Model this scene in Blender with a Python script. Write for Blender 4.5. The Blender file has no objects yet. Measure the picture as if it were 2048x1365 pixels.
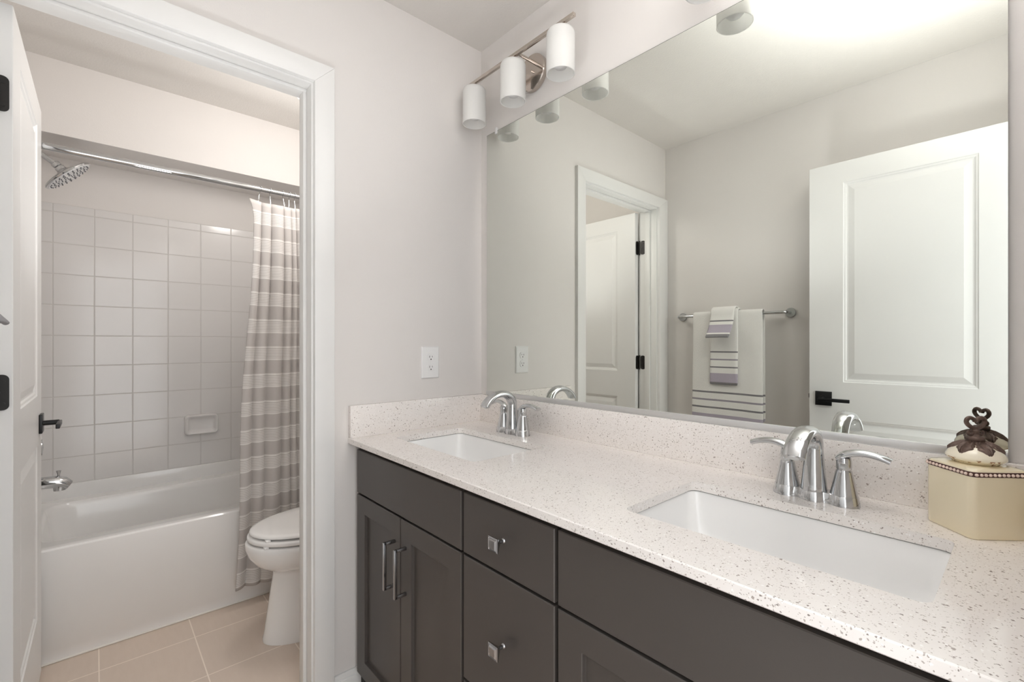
import bpy, bmesh, math, random
from mathutils import Vector, Matrix, noise
random.seed(7)
sc = bpy.context.scene
COL = sc.collection
PI = math.pi

# ------------------------------------------------------------------ camera
cam = bpy.data.cameras.new('camera'); cam.lens = 36 * 927.9 / 2048; cam.sensor_width = 36
cam.shift_y = 5.284 / 2048; cam.clip_start = 0.01
co = bpy.data.objects.new('camera', cam); COL.objects.link(co)
co.location = (1.5568, -1.221, 1.1986); co.rotation_euler = (PI / 2, 0, 0.8393)
sc.camera = co

# ------------------------------------------------------------------ world, lights, exposure
w = bpy.data.worlds.new('world'); sc.world = w; w.use_nodes = True
w.node_tree.nodes['Background'].inputs[0].default_value = (0.96, 0.98, 1.0, 1)
w.node_tree.nodes['Background'].inputs[1].default_value = 2.7      # daylight of the bedroom beyond the entry door
vs = sc.view_settings
vs.view_transform = 'Standard'; vs.look = 'None'; vs.gamma = 1; vs.use_curve_mapping = False
vs.exposure = 0.04
sc.cycles.use_denoising = True
sc.cycles.max_bounces = 16; sc.cycles.diffuse_bounces = 8; sc.cycles.glossy_bounces = 8
sc.cycles.caustics_reflective = False; sc.cycles.caustics_refractive = False
sc.cycles.sample_clamp_indirect = 6


def lamp(name, kind, loc, energy, color=(1, 1, 1), rot=(0, 0, 0), **kw):
    d = bpy.data.lights.new(name, kind); d.energy = energy; d.color = color
    for k, v in kw.items(): setattr(d, k, v)
    o = bpy.data.objects.new(name, d); COL.objects.link(o); o.location = loc; o.rotation_euler = rot
    return o


# the photographer's flash bounced off the ceiling, plus added fill spots (mid-room, toilet room)
for loc, energy, cone in (((1.46, -0.38, 1.80), 108, 120), ((1.46, -0.90, 1.60), 30, 118), ((0.66, -0.90, 1.05), 22, 115), ((-0.52, -0.98, 1.10), 12, 115)):
    lamp('bounce_flash_fill', 'SPOT', loc, energy, (0.97, 0.985, 1.0), (PI, 0, 0), spot_size=math.radians(cone), spot_blend=1.0, shadow_soft_size=0.08)


# ------------------------------------------------------------------ materials
def lin(c):
    c = c / 255
    return c / 12.92 if c <= 0.04045 else ((c + 0.055) / 1.055) ** 2.4


def rgb(r, g, b): return (lin(r), lin(g), lin(b), 1)


class NT:
    def __init__(s, name):
        s.m = bpy.data.materials.new(name); s.m.use_nodes = True; s.t = s.m.node_tree
        s.b = s.t.nodes['Principled BSDF']

    def n(s, typ, **kw):
        x = s.t.nodes.new(typ)
        for k, v in kw.items(): setattr(x, k, v)
        return x

    def put(s, sock, v):
        if hasattr(v, 'is_output') or isinstance(v, bpy.types.NodeSocket): s.t.links.new(v, sock)
        else: sock.default_value = v

    def math(s, op, a, b=None, c=None):
        x = s.n('ShaderNodeMath', operation=op); s.put(x.inputs[0], a)
        if b is not None: s.put(x.inputs[1], b)
        if c is not None: s.put(x.inputs[2], c)
        return x.outputs[0]

    def mix(s, f, a, b):
        x = s.n('ShaderNodeMix', data_type='RGBA'); s.put(x.inputs[0], f); s.put(x.inputs[6], a); s.put(x.inputs[7], b)
        return x.outputs[2]

    def coord(s, which='Object'): return s.n('ShaderNodeTexCoord').outputs[which]

    def mapping(s, vec, scale):
        x = s.n('ShaderNodeMapping'); s.put(x.inputs[0], vec); x.inputs['Scale'].default_value = scale
        return x.outputs[0]

    def noise(s, vec, scale, detail=3, rough=0.5, out='Fac'):
        x = s.n('ShaderNodeTexNoise'); s.put(x.inputs['Vector'], vec); x.inputs['Scale'].default_value = scale
        x.inputs['Detail'].default_value = detail; x.inputs['Roughness'].default_value = rough
        return x.outputs[out]

    def ramp(s, f, stops, interp='LINEAR'):
        x = s.n('ShaderNodeValToRGB'); s.put(x.inputs[0], f); r = x.color_ramp; r.interpolation = interp
        r.elements[0].position, r.elements[0].color = stops[0]; r.elements[1].position, r.elements[1].color = stops[1]
        for p, c in stops[2:]: r.elements.new(p).color = c
        return x.outputs[0]

    def bump(s, h, strength=0.2, dist=0.01):
        x = s.n('ShaderNodeBump'); s.put(x.inputs['Height'], h); x.inputs['Strength'].default_value = strength
        x.inputs['Distance'].default_value = dist; s.t.links.new(x.outputs[0], s.b.inputs['Normal'])

    def set(s, **kw):
        for k, v in kw.items(): s.put(s.b.inputs[k.replace('_', ' ')], v)
        return s


def plain(name, col, rough=0.5, metal=0, bump=None, spec=0.5, coat=0, var=0.02):
    t = NT(name); co_ = t.coord()
    f = t.noise(co_, 9, 2)
    dark = tuple(c * (1 - var) for c in col[:3]) + (1,)
    t.set(Base_Color=t.mix(f, dark, col), Roughness=rough, Metallic=metal, Specular_IOR_Level=spec, Coat_Weight=coat)
    if bump: t.bump(t.noise(co_, bump[0], 4), bump[1], bump[2])
    return t.m


M = {}
WALLC = (0.745, 0.720, 0.700, 1)
M['wall'] = plain('wall_paint', WALLC, 0.75, bump=(220, 0.12, 0.002), spec=0.25)
M['ceil'] = plain('ceiling_paint', (0.70, 0.675, 0.645, 1), 0.9, bump=(140, 0.35, 0.003), spec=0.15, var=0.05)
M['trim'] = plain('trim_enamel', (0.80, 0.80, 0.79, 1), 0.35)
M['door'] = plain('door_enamel', (0.79, 0.79, 0.785, 1), 0.38, bump=(300, 0.03, 0.001))
M['cab'] = plain('cabinet_paint', (0.078, 0.068, 0.062, 1), 0.36, bump=(400, 0.03, 0.001), var=0.08)
M['cabin'] = plain('cabinet_carcass', (0.012, 0.011, 0.010, 1), 0.7)
M['porcelain'] = plain('porcelain', (0.89, 0.89, 0.885, 1), 0.08, coat=0.4)
M['china'] = plain('toilet_china', (0.85, 0.845, 0.835, 1), 0.1, coat=0.4)
M['tub'] = plain('tub_acrylic', (0.85, 0.845, 0.835, 1), 0.16, coat=0.3)
M['tile'] = plain('glazed_tile', (0.725, 0.71, 0.70, 1), 0.12, coat=0.0, var=0.03)
M['grout'] = plain('grout', (0.60, 0.58, 0.565, 1), 0.9)
M['chrome'] = plain('chrome', (0.58, 0.59, 0.60, 1), 0.05, 1, var=0)
M['nickel'] = plain('polished_nickel', (0.60, 0.54, 0.49, 1), 0.12, 1, var=0)
M['pewter'] = plain('polished_pewter', (0.40, 0.40, 0.41, 1), 0.14, 1, var=0)
M['alu'] = plain('brushed_aluminium', (0.74, 0.74, 0.74, 1), 0.5, 0.9, bump=(300, 0.05, 0.001))
M['black'] = plain('black_metal', (0.010, 0.010, 0.011, 1), 0.32, 0.3)
M['bronze'] = plain('dark_hinge', (0.03, 0.028, 0.027, 1), 0.4, 0.5)
M['plastic'] = plain('white_plastic', (0.83, 0.83, 0.83, 1), 0.3)
M['slot'] = plain('dark_slot', (0.02, 0.02, 0.02, 1), 0.6)
M['spray'] = plain('spray_face', (0.74, 0.75, 0.76, 1), 0.25, 0.0)
M['nozzle'] = plain('rubber_nozzle', (0.10, 0.10, 0.11, 1), 0.6)
M['seal'] = plain('grey_sealant', (0.30, 0.295, 0.285, 1), 0.6)
M['flange'] = plain('satin_flange', (0.42, 0.43, 0.43, 1), 0.3, 0.9)
M['clear'] = plain('clear_plastic', (0.8, 0.8, 0.8, 1), 0.1)
M['caulk'] = plain('caulk', (0.78, 0.75, 0.70, 1), 0.6)

t = NT('mirror_glass'); t.set(Base_Color=(0.815, 0.835, 0.785, 1), Roughness=0.0, Metallic=1.0); M['mirror'] = t.m
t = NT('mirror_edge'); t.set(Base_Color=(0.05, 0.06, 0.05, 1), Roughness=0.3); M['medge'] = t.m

t = NT('frosted_glass')
tr = t.n('ShaderNodeBsdfTranslucent'); tr.inputs[0].default_value = (0.97, 0.97, 0.96, 1)
mx = t.n('ShaderNodeMixShader'); mx.inputs[0].default_value = 0.45
t.set(Base_Color=(0.95, 0.95, 0.94, 1), Roughness=0.25)
t.t.links.new(t.b.outputs[0], mx.inputs[1]); t.t.links.new(tr.outputs[0], mx.inputs[2])
t.t.links.new(mx.outputs[0], t.t.nodes['Material Output'].inputs[0]); M['frost'] = t.m

t = NT('lamp_glass'); t.set(Base_Color=(0.9, 0.9, 0.88, 1), Roughness=0.3, Emission_Color=(1, 0.93, 0.84, 1), Emission_Strength=1.0); M['glow'] = t.m

# speckled quartz
t = NT('speckled_quartz'); oc = t.coord()
base = t.mix(t.noise(oc, 30, 4), rgb(236, 231, 227), rgb(242, 238, 235))
warp = t.n('ShaderNodeVectorMath', operation='MULTIPLY_ADD'); t.put(warp.inputs[0], t.noise(oc, 300, 2, out='Color')); warp.inputs[1].default_value = (0.004,) * 3; t.put(warp.inputs[2], oc)
col = base
for sc_, thr, rad, dk in ((520, 0.88, 0.36, rgb(198, 190, 184)), (340, 0.91, 0.34, rgb(180, 171, 165)), (260, 0.95, 0.32, rgb(150, 141, 136)), (180, 0.975, 0.29, rgb(172, 162, 156)), (230, 0.92, 0.30, rgb(250, 248, 246))):
    v = t.n('ShaderNodeTexVoronoi'); t.put(v.inputs['Vector'], warp.outputs[0]); v.inputs['Scale'].default_value = sc_
    sep = t.n('ShaderNodeSeparateColor'); t.put(sep.inputs[0], v.outputs['Color'])
    on = t.math('MULTIPLY', t.math('GREATER_THAN', sep.outputs[0], thr), t.math('LESS_THAN', v.outputs['Distance'], t.math('MULTIPLY_ADD', sep.outputs[1], 0.22, rad - 0.08)))
    col = t.mix(on, col, dk)
t.set(Base_Color=col, Roughness=0.11, Specular_IOR_Level=0.5); M['quartz'] = t.m


def grid_tile(name, px, py, ox, oy, gap, cols, grout, rough):
    t = NT(name); oc = t.coord(); sp = t.n('ShaderNodeSeparateXYZ'); t.put(sp.inputs[0], oc)
    ms = []; ids = []
    for s_, p, o in ((sp.outputs[0], px, ox), (sp.outputs[1], py, oy)):
        u = t.math('DIVIDE', t.math('SUBTRACT', s_, o), p); ids.append(t.math('FLOOR', u))
        f = t.math('ABSOLUTE', t.math('SUBTRACT', t.math('FRACT', u), 0.5))
        ms.append(t.math('GREATER_THAN', f, 0.5 - gap / p / 2))
    g = t.math('MAXIMUM', ms[0], ms[1])
    wv = t.n('ShaderNodeTexWhiteNoise', noise_dimensions='2D'); cb = t.n('ShaderNodeCombineXYZ'); t.put(cb.inputs[0], ids[0]); t.put(cb.inputs[1], ids[1]); t.put(wv.inputs[0], cb.outputs[0])
    streak = t.noise(t.mapping(oc, (12, 60, 1)), 1.0, 5, 0.65)
    streak2 = t.noise(t.mapping(oc, (4, 9, 1)), 1.0, 4, 0.6)
    c = t.mix(streak, cols[0], cols[1]); c = t.mix(t.math('MULTIPLY', streak2, 0.6), c, cols[2])
    c = t.mix(t.math('MULTIPLY', wv.outputs[0], 0.25), c, cols[1])
    t.set(Base_Color=t.mix(g, c, grout), Roughness=t.math('MULTIPLY_ADD', g, 0.4, rough))
    t.bump(t.math('SUBTRACT', 1.0, g), 0.4, 0.002); return t.m


M['floor'] = grid_tile('floor_tile', 0.2925, 0.2925, -0.716, -0.919, 0.004, (rgb(206, 190, 176), rgb(220, 206, 193), rgb(194, 177, 163)), rgb(238, 226, 214), 0.42)


def striped(name, stops, base, bump_scale, period=None, rough=0.9, terry=True, sheer=0.0):
    """cloth whose stripes follow the distance (metres) along the cloth, kept in the UV layer"""
    t = NT(name); uv = t.coord('UV'); sp = t.n('ShaderNodeSeparateXYZ'); t.put(sp.inputs[0], uv); v = sp.outputs[1]
    if period: v = t.math('SUBTRACT', v, t.math('MULTIPLY', t.math('FLOOR', t.math('DIVIDE', v, period)), period))
    col = base
    for a, b, c in stops:
        on = t.math('MULTIPLY', t.math('GREATER_THAN', v, a), t.math('LESS_THAN', v, b))
        col = t.mix(on, col, c)
    oc = t.coord()
    weave = t.noise(t.mapping(uv, (260, 900, 1)), 1, 3, 0.6)
    if not terry:
        fade = t.math('MULTIPLY', weave, 0.25); col = t.mix(fade, col, (0.62, 0.58, 0.55, 1))
    t.set(Base_Color=col, Roughness=rough, Specular_IOR_Level=0.15, Sheen_Weight=0.3 if terry else 0.05)
    t.bump(t.noise(oc, bump_scale, 3) if terry else weave, 0.7 if terry else 0.12, 0.005 if terry else 0.001)
    if sheer:
        tr = t.n('ShaderNodeBsdfTranslucent'); t.put(tr.inputs[0], col); mx = t.n('ShaderNodeMixShader'); mx.inputs[0].default_value = sheer
        t.t.links.new(t.b.outputs[0], mx.inputs[1]); t.t.links.new(tr.outputs[0], mx.inputs[2]); t.t.links.new(mx.outputs[0], t.t.nodes['Material Output'].inputs[0])
    return t.m


WHITE = (0.90, 0.89, 0.865, 1); GREY = rgb(136, 134, 137); LAV = rgb(186, 178, 192); LAVG = rgb(162, 157, 166)
M['bath'] = striped('bath_towel_terry', [(0.456, 0.466, GREY), (0.500, 0.510, LAVG), (0.544, 0.554, GREY), (0.586, 0.635, LAV)], WHITE, 420)
M['hand'] = striped('hand_towel_terry', [(0.238, 0.246, GREY), (0.281, 0.289, LAVG), (0.324, 0.332, GREY), (0.362, 0.412, LAV), (0.412, 0.43, GREY)], WHITE, 420)
M['wash'] = striped('washcloth_terry', [(0.078, 0.086, GREY), (0.104, 0.150, LAV), (0.158, 0.22, GREY)], WHITE, 420)
CW = (0.86, 0.84, 0.82, 1); CG = (0.60, 0.57, 0.552, 1)
st = [(0.0, 0.009, CW)]
for k in range(6): st.append((0.013 + k * 0.0075, 0.013 + k * 0.0075 + 0.0042, CW))
st.append((0.057, 0.065, CW))
M['curtain'] = striped('curtain_cotton', st, CG, 300, period=0.127, terry=False, sheer=0.22)
M['cream'] = plain('cream_glaze', rgb(244, 233, 204), 0.18, coat=0.5, var=0.06)
t = NT('crackled_cream_glaze'); oc = t.coord(); sp = t.n('ShaderNodeSeparateXYZ'); t.put(sp.inputs[0], oc)
edge = t.math('MULTIPLY', t.math('LESS_THAN', sp.outputs[2], 0.1265), t.math('GREATER_THAN', t.noise(oc, 130, 4), 0.57))
t.set(Base_Color=t.mix(edge, rgb(247, 239, 218), rgb(165, 128, 96)), Roughness=0.15, Coat_Weight=0.5); M['lidcream'] = t.m
M['umber'] = plain('umber_band', rgb(78, 44, 38), 0.5)
M['pearl'] = plain('pearl_bead', rgb(240, 218, 206), 0.35)
t = NT('antiqued_brown'); oc = t.coord(); t.set(Base_Color=t.mix(t.noise(oc, 120, 4), rgb(66, 50, 42), rgb(128, 106, 96)), Roughness=0.5, Metallic=0.25); t.bump(t.noise(oc, 260, 3), 0.3, 0.002); M['antique'] = t.m


# ------------------------------------------------------------------ mesh helpers
def box(bm, x0, x1, y0, y1, z0, z1, bev=0, seg=2):
    r = bmesh.ops.create_cube(bm, size=1)
    for v in r['verts']: v.co = Vector(((x0 + x1) / 2 + v.co.x * (x1 - x0), (y0 + y1) / 2 + v.co.y * (y1 - y0), (z0 + z1) / 2 + v.co.z * (z1 - z0)))
    if bev:
        es = list({e for v in r['verts'] for e in v.link_edges})
        bmesh.ops.bevel(bm, geom=es, offset=bev, segments=seg, affect='EDGES', profile=0.5)


def loft(bm, rings, closed=True, cap0=True, cap1=True):
    R = [[bm.verts.new(p) for p in r] for r in rings]; n = len(R[0])
    for a, b in zip(R, R[1:]):
        for i in range(n if closed else n - 1):
            j = (i + 1) % n
            bm.faces.new((a[i], a[j], b[j], b[i]))
    if cap0: bm.faces.new(R[0][::-1])
    if cap1: bm.faces.new(R[-1])
    return R


def frame_of(d):
    d = d.normalized(); u = d.cross(Vector((0, 0, 1)))
    if u.length < 1e-3: u = Vector((1, 0, 0))
    u.normalize(); return u, d.cross(u).normalized()


def tube(bm, pts, rad, seg=14, caps=True, flat=1.0, square=False, up=None):
    """round tube along points; flat squashes it along its second axis; square gives a square section"""
    pts = [Vector(p) for p in pts]; n = len(pts)
    rad = [rad] * n if not hasattr(rad, '__len__') else rad
    rings = []; u = None
    for i, p in enumerate(pts):
        d = (pts[min(i + 1, n - 1)] - pts[max(i - 1, 0)]).normalized()
        if up is not None: u = d.cross(Vector(up)).normalized()
        elif u is None: u, _ = frame_of(d)
        else: u = (u - d * u.dot(d)).normalized()
        v = d.cross(u).normalized()
        if square: rings.append([p + (u * a + v * b) * rad[i] for a, b in ((1, 1), (-1, 1), (-1, -1), (1, -1))])
        else: rings.append([p + (u * math.cos(t) + v * math.sin(t) * flat) * rad[i] for t in [2 * PI * k / seg for k in range(seg)]])
    loft(bm, rings, True, caps, caps)


def lathe(bm, prof, c=(0, 0, 0), axis=(0, 0, 1), seg=32, cap0=True, cap1=True):
    c = Vector(c); ax = Vector(axis).normalized(); u, v = frame_of(ax)
    loft(bm, [[c + ax * z + (u * math.cos(t) + v * math.sin(t)) * max(r, 1e-5) for t in [2 * PI * k / seg for k in range(seg)]] for r, z in prof], True, cap0, cap1)


def rrect(x0, x1, y0, y1, z, r, k=6):
    out = []
    for cx, cy, a0 in ((x1 - r, y1 - r, 0), (x0 + r, y1 - r, 90), (x0 + r, y0 + r, 180), (x1 - r, y0 + r, 270)):
        for i in range(k + 1):
            a = math.radians(a0 + 90 * i / k); out.append((cx + r * math.cos(a), cy + r * math.sin(a), z))
    return out


def bez(p, n=16):
    p = [Vector(q) for q in p]; out = []
    for i in range(n + 1):
        q = list(p); t_ = i / n
        while len(q) > 1: q = [a.lerp(b, t_) for a, b in zip(q, q[1:])]
        out.append(q[0])
    return out


ORG = {}


def obj(name, bm, m, parent=None, smooth=35, world=True, recalc=True):
    """one mesh object; with a parent, world coordinates are moved to the thing's own origin"""
    me = bpy.data.meshes.new(name)
    if parent is not None and world:
        o_ = ORG[parent.name]
        for v in bm.verts: v.co -= o_
    if recalc: bmesh.ops.recalc_face_normals(bm, faces=bm.faces)
    bm.to_mesh(me); bm.free()
    for mm in (m if isinstance(m, (list, tuple)) else [m]): me.materials.append(M[mm])
    if smooth:
        for p in me.polygons: p.use_smooth = True
        try: me.set_sharp_from_angle(angle=math.radians(smooth))
        except Exception: pass
    o = bpy.data.objects.new(name, me); COL.objects.link(o)
    if parent is not None: o.parent = parent; ORG[o.name] = ORG[parent.name] if world else Vector((0, 0, 0))
    else: ORG[o.name] = Vector((0, 0, 0))
    return o


def tag(o, label, cat, group=None):
    o['label'] = label; o['category'] = cat
    if group: o['group'] = group
    return o


def thing(name, loc, label, cat, group=None):
    o = bpy.data.objects.new(name, None); COL.objects.link(o); o.location = loc; o.empty_display_size = 0.05
    ORG[o.name] = Vector(loc); return tag(o, label, cat, group)


def struct(name, bm, m, smooth=0):
    o = obj(name, bm, m, None, smooth); o['kind'] = 'structure'; return o


def dup(root, loc, label):
    r = root.copy(); COL.objects.link(r); r.location = loc; r['label'] = label; ORG[r.name] = Vector(loc)
    for ch in list(root.children):
        c = ch.copy(); COL.objects.link(c); c.parent = r
        for g in list(ch.children):
            d = g.copy(); COL.objects.link(d); d.parent = c
    return r


def bmn(): return bmesh.new()


# ------------------------------------------------------------------ the setting
H = 2.44; W = 1.515; XR = 1.595; XT = -1.635; XH = -1.28; ZH = 2.115
JR = -0.700; JL = -1.408; ZD = 2.043      # toilet-room opening
ER = -0.645; EL = -1.368                  # entry opening
b = bmn(); box(b, XT - 0.1, XR + 1.0, -W - 0.6, 0.12, -0.05, 0); struct('floor', b, 'floor')
b = bmn(); box(b, XT - 0.1, XR + 0.12, -W - 0.1, 0.12, H, H + 0.05); struct('ceiling', b, 'ceil')
b = bmn(); box(b, XT - 0.1, XR + 0.12, 0, 0.12, 0, H); struct('wall_mirror', b, 'wall')
b = bmn(); box(b, XT - 0.1, XR + 0.12, -W - 0.1, -W, 0, H); struct('wall_behind', b, 'wall')
b = bmn(); box(b, -0.115, 0, JR + 0.012, 0, 0, H); box(b, -0.115, 0, -W, JL - 0.012, 0, H); box(b, -0.115, 0, JL - 0.012, JR + 0.012, ZD + 0.012, H); struct('wall_left', b, 'wall')
b = bmn(); box(b, XR, XR + 0.115, ER + 0.012, 0, 0, H); box(b, XR, XR + 0.115, -W, EL - 0.012, 0, H); box(b, XR, XR + 0.115, EL - 0.012, ER + 0.012, ZD + 0.012, H); struct('wall_right', b, 'wall')
b = bmn(); box(b, XT - 0.1, XT, -W, 0, 0, H); struct('wall_tub', b, 'wall')
b = bmn(); box(b, XT, XH, -W, 0, ZH, H); struct('wall_bulkhead', b, 'wall')

# glazed tile around the tub: single tiles with softened edges standing on grout
TZ = [0.502, 0.6335, 0.7845, 0.9355, 1.0865, 1.238, 1.3895, 1.5415, 1.693, 1.845, 1.887]


def tile_panel(name, ys, tr):
    b = bmn(); g = 0.0011
    mt = []
    for a, c in zip(ys, ys[1:]):
        for z0, z1 in zip(TZ, TZ[1:]):
            p = [[(a + g + i, z0 + g + i), (c - g - i, z0 + g + i), (c - g - i, z1 - g - i), (a + g + i, z1 - g - i)] for i in (0, 0.0006, 0.0022)]
            loft(b, [[tr(y, z, d) for y, z in q] for q, d in zip(p, (0.0, 0.006, 0.0072))], True, False, True)
    n = len(b.faces); f = b.faces.new([b.verts.new(tr(y, z, 0.0062)) for y, z in ((ys[0], TZ[0]), (ys[-1], TZ[0]), (ys[-1], TZ[-1]), (ys[0], TZ[-1]))]); f.material_index = 1
    return struct(name, b, ['tile', 'grout'], 25)


cols = [-W] + [-1.377 + 0.1516 * k for k in range(10)] + [-0.004]
tile_panel('wall_tile_back', cols, lambda y, z, d: (XT + d, y, z))
xs = [XT + 0.008 + 0.1516 * k for k in range(6)]
tile_panel('wall_tile_shower', xs, lambda x, z, d: (x, -W + d, z))
tile_panel('wall_tile_end', xs, lambda x, z, d: (x, -d, z))

# door casings, jambs and stops
def casing(name, x, sx, y0, y1, wid, wl=None):
    """flat casing with a bead on its inner edge; x = wall face, sx = direction it stands out"""
    wl = wl or wid; z1 = ZD + 0.006
    b = bmn(); a0, a1 = y0 - 0.006, y1 + 0.006; zt = z1 + wid
    for poly in (((a0 - wl, 0), (a0, 0), (a0, z1), (a0 - wl, zt)), ((a1, 0), (a1 + wid, 0), (a1 + wid, zt), (a1, z1)), ((a0, z1), (a1, z1), (a1 + wid, zt), (a0 - wl, zt))):
        n0 = len(b.verts)
        loft(b, [[(x + sx * d, y, z) for y, z in poly] for d in (0.0, 0.018)])
        b.verts.ensure_lookup_table()
        vs_ = set(b.verts[n0:]); es = [e for e in b.edges if e.verts[0] in vs_ and e.verts[1] in vs_ and all(abs(v.co.x - (x + sx * 0.018)) < 1e-6 for v in e.verts)]
        bmesh.ops.bevel(b, geom=es, offset=0.0016, segments=2, affect='EDGES', profile=0.5)
    return struct(name, b, 'trim', 30)


def jamb(name, x0, x1, y0, y1, sx0, sx1):
    b = bmn()
    box(b, x0, x1, y1, y1 + 0.0125, 0, ZD, 0.001); box(b, x0, x1, y0 - 0.0125, y0, 0, ZD, 0.001); box(b, x0, x1, y0 - 0.0125, y1 + 0.0125, ZD, ZD + 0.0125, 0.001)
    box(b, sx0, sx1, y1 - 0.011, y1, 0, ZD - 0.011, 0.002); box(b, sx0, sx1, y0, y0 + 0.011, 0, ZD - 0.011, 0.002); box(b, sx0, sx1, y0, y1, ZD - 0.011, ZD, 0.002)
    return struct(name, b, 'trim', 30)


jamb('trim_1', -0.117, 0.001, JL, JR, -0.078, -0.043)
casing('trim_2', 0, 1, JL, JR, 0.064, 0.099)
casing('trim_3', -0.115, -1, JL, JR, 0.064, 0.099)
jamb('trim_4', XR - 0.001, XR + 0.117, EL, ER, XR + 0.04, XR + 0.075)
casing('trim_5', XR, -1, EL, ER, 0.057, 0.064)


def base(name, x0, x1, y0, y1):
    b = bmn(); box(b, x0, x1, y0, y1, 0, 0.062, 0.001)
    if x1 - x0 < y1 - y0: xm = (x0 + x1) / 2; s0, s1 = (x0, x0 + 0.009) if x0 in (0, XT, -0.874) else (x1 - 0.009, x1); box(b, s0, s1, y0, y1, 0.06, 0.082, 0.003)
    else:
        s0, s1 = (y0, y0 + 0.009) if y0 == -W else (y1 - 0.009, y1); box(b, x0, x1, s0, s1, 0.06, 0.082, 0.003)
    return struct(name, b, 'trim', 30)


base('baseboard_left', 0, 0.013, JR + 0.072, -0.44)
base('baseboard_behind', 0.02, XR - 0.02, -W, -W + 0.013)
base('baseboard_right', XR - 0.013, XR, ER + 0.064, -0.56)
base('baseboard_toilet', -0.128, -0.115, JR + 0.072, -0.014)
base('baseboard_shower', -0.87, -0.14, -W, -W + 0.013)
base('baseboard_end', -0.87, -0.13, -0.013, 0)

# ------------------------------------------------------------------ panelled doors (local: x 0..w from the hinge, y = 0 front face, y = t back)
PROF = [(0, 0), (0.003, 0.0035), (0.009, 0.0048), (0.013, 0.0090), (0.018, 0.0096), (0.043, 0.0026), (0.045, 0.0026)]


def recessed_face(b, w_, h_, rects, prof, y, s, ch=0.0015):
    """a flat face with recessed panels, at y, facing s (-1 = towards -Y); ch = chamfer of its outer edge"""
    q = lambda pts: b.faces.new([b.verts.new((px, y - s * d, pz)) for px, pz, d in pts])
    zs = sorted([r[2] for r in rects] + [r[3] for r in rects]); x0, x1 = rects[0][0], rects[0][1]
    q([(ch, ch, 0), (x0, ch, 0), (x0, h_ - ch, 0), (ch, h_ - ch, 0)]); q([(x1, ch, 0), (w_ - ch, ch, 0), (w_ - ch, h_ - ch, 0), (x1, h_ - ch, 0)])
    rails = [ch] + zs + [h_ - ch]
    for i in range(0, len(rails), 2): q([(x0, rails[i], 0), (x1, rails[i], 0), (x1, rails[i + 1], 0), (x0, rails[i + 1], 0)])
    for a, c, z0, z1 in rects:
        loft(b, [[(px, y - s * d, pz) for px, pz in ((a + i, z0 + i), (c - i, z0 + i), (c - i, z1 - i), (a + i, z1 - i))] for i, d in prof], True, False, True)
    return [(ch, ch), (w_ - ch, ch), (w_ - ch, h_ - ch), (ch, h_ - ch)]


def slab(w_, h_, t_, rects, prof, both=True, ch=0.0015):
    b = bmn(); o4 = [(0, 0), (w_, 0), (w_, h_), (0, h_)]
    i4 = recessed_face(b, w_, h_, rects, prof, 0, -1, ch) if rects else [(ch, ch), (w_ - ch, ch), (w_ - ch, h_ - ch), (ch, h_ - ch)]
    rings = [[(x, 0, z) for x, z in i4], [(x, ch, z) for x, z in o4], [(x, t_ - ch, z) for x, z in o4], [(x, t_, z) for x, z in i4]]
    loft(b, rings, True, not rects, not (both and rects))
    if both and rects: recessed_face(b, w_, h_, rects, prof, t_, 1, ch)
    bmesh.ops.remove_doubles(b, verts=b.verts, dist=1e-5)
    return b


def turn(b, rotz, loc):
    bmesh.ops.rotate(b, verts=b.verts, cent=(0, 0, 0), matrix=Matrix.Rotation(rotz, 3, 'Z')); bmesh.ops.translate(b, verts=b.verts, vec=loc); return b


def panel_door(name, w_, loc, rotz, mirror_x, label, zr):
    """loc = hinge-side bottom corner of the front face; local x runs away from the hinge"""
    h_ = 2.028; st_ = 0.136
    b = slab(w_, h_, 0.035, [(st_, w_ - st_, 0.245, 0.838), (st_, w_ - st_, 1.008, 1.932)], PROF)
    def place(bm):
        if mirror_x:
            for v in bm.verts: v.co.x = -v.co.x
            bmesh.ops.reverse_faces(bm, faces=bm.faces)
        return turn(bm, rotz, loc)
    o = struct(name, place(b), 'door', 0); tag(o, label, 'door'); ORG[o.name] = Vector((0, 0, 0))
    for side in (-1, 1):
        yf = 0 if side < 0 else 0.035
        xr = w_ - 0.060
        b = bmn(); box(b, xr - 0.033, xr + 0.033, min(yf, yf + side * 0.009), max(yf, yf + side * 0.009), zr - 0.033, zr + 0.033, 0.0015)
        hd = obj('door_handle', place(b), 'black', o, 30)
        b = bmn(); tube(b, [(xr, yf + side * 0.008, zr), (xr, yf + side * 0.05, zr)], 0.009, 16)
        box(b, xr - 0.112, xr + 0.011, min(yf + side * 0.046, yf + side * 0.057), max(yf + side * 0.046, yf + side * 0.057), zr - 0.010, zr + 0.006, 0.002)
        obj('lever', place(b), 'black', hd, 30)
    b = bmn(); box(b, w_ - 0.001, w_ + 0.006, 0.012, 0.024, 0.925, 0.945, 0.001); obj('latch', place(b), 'bronze', o)
    return o, place


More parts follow.
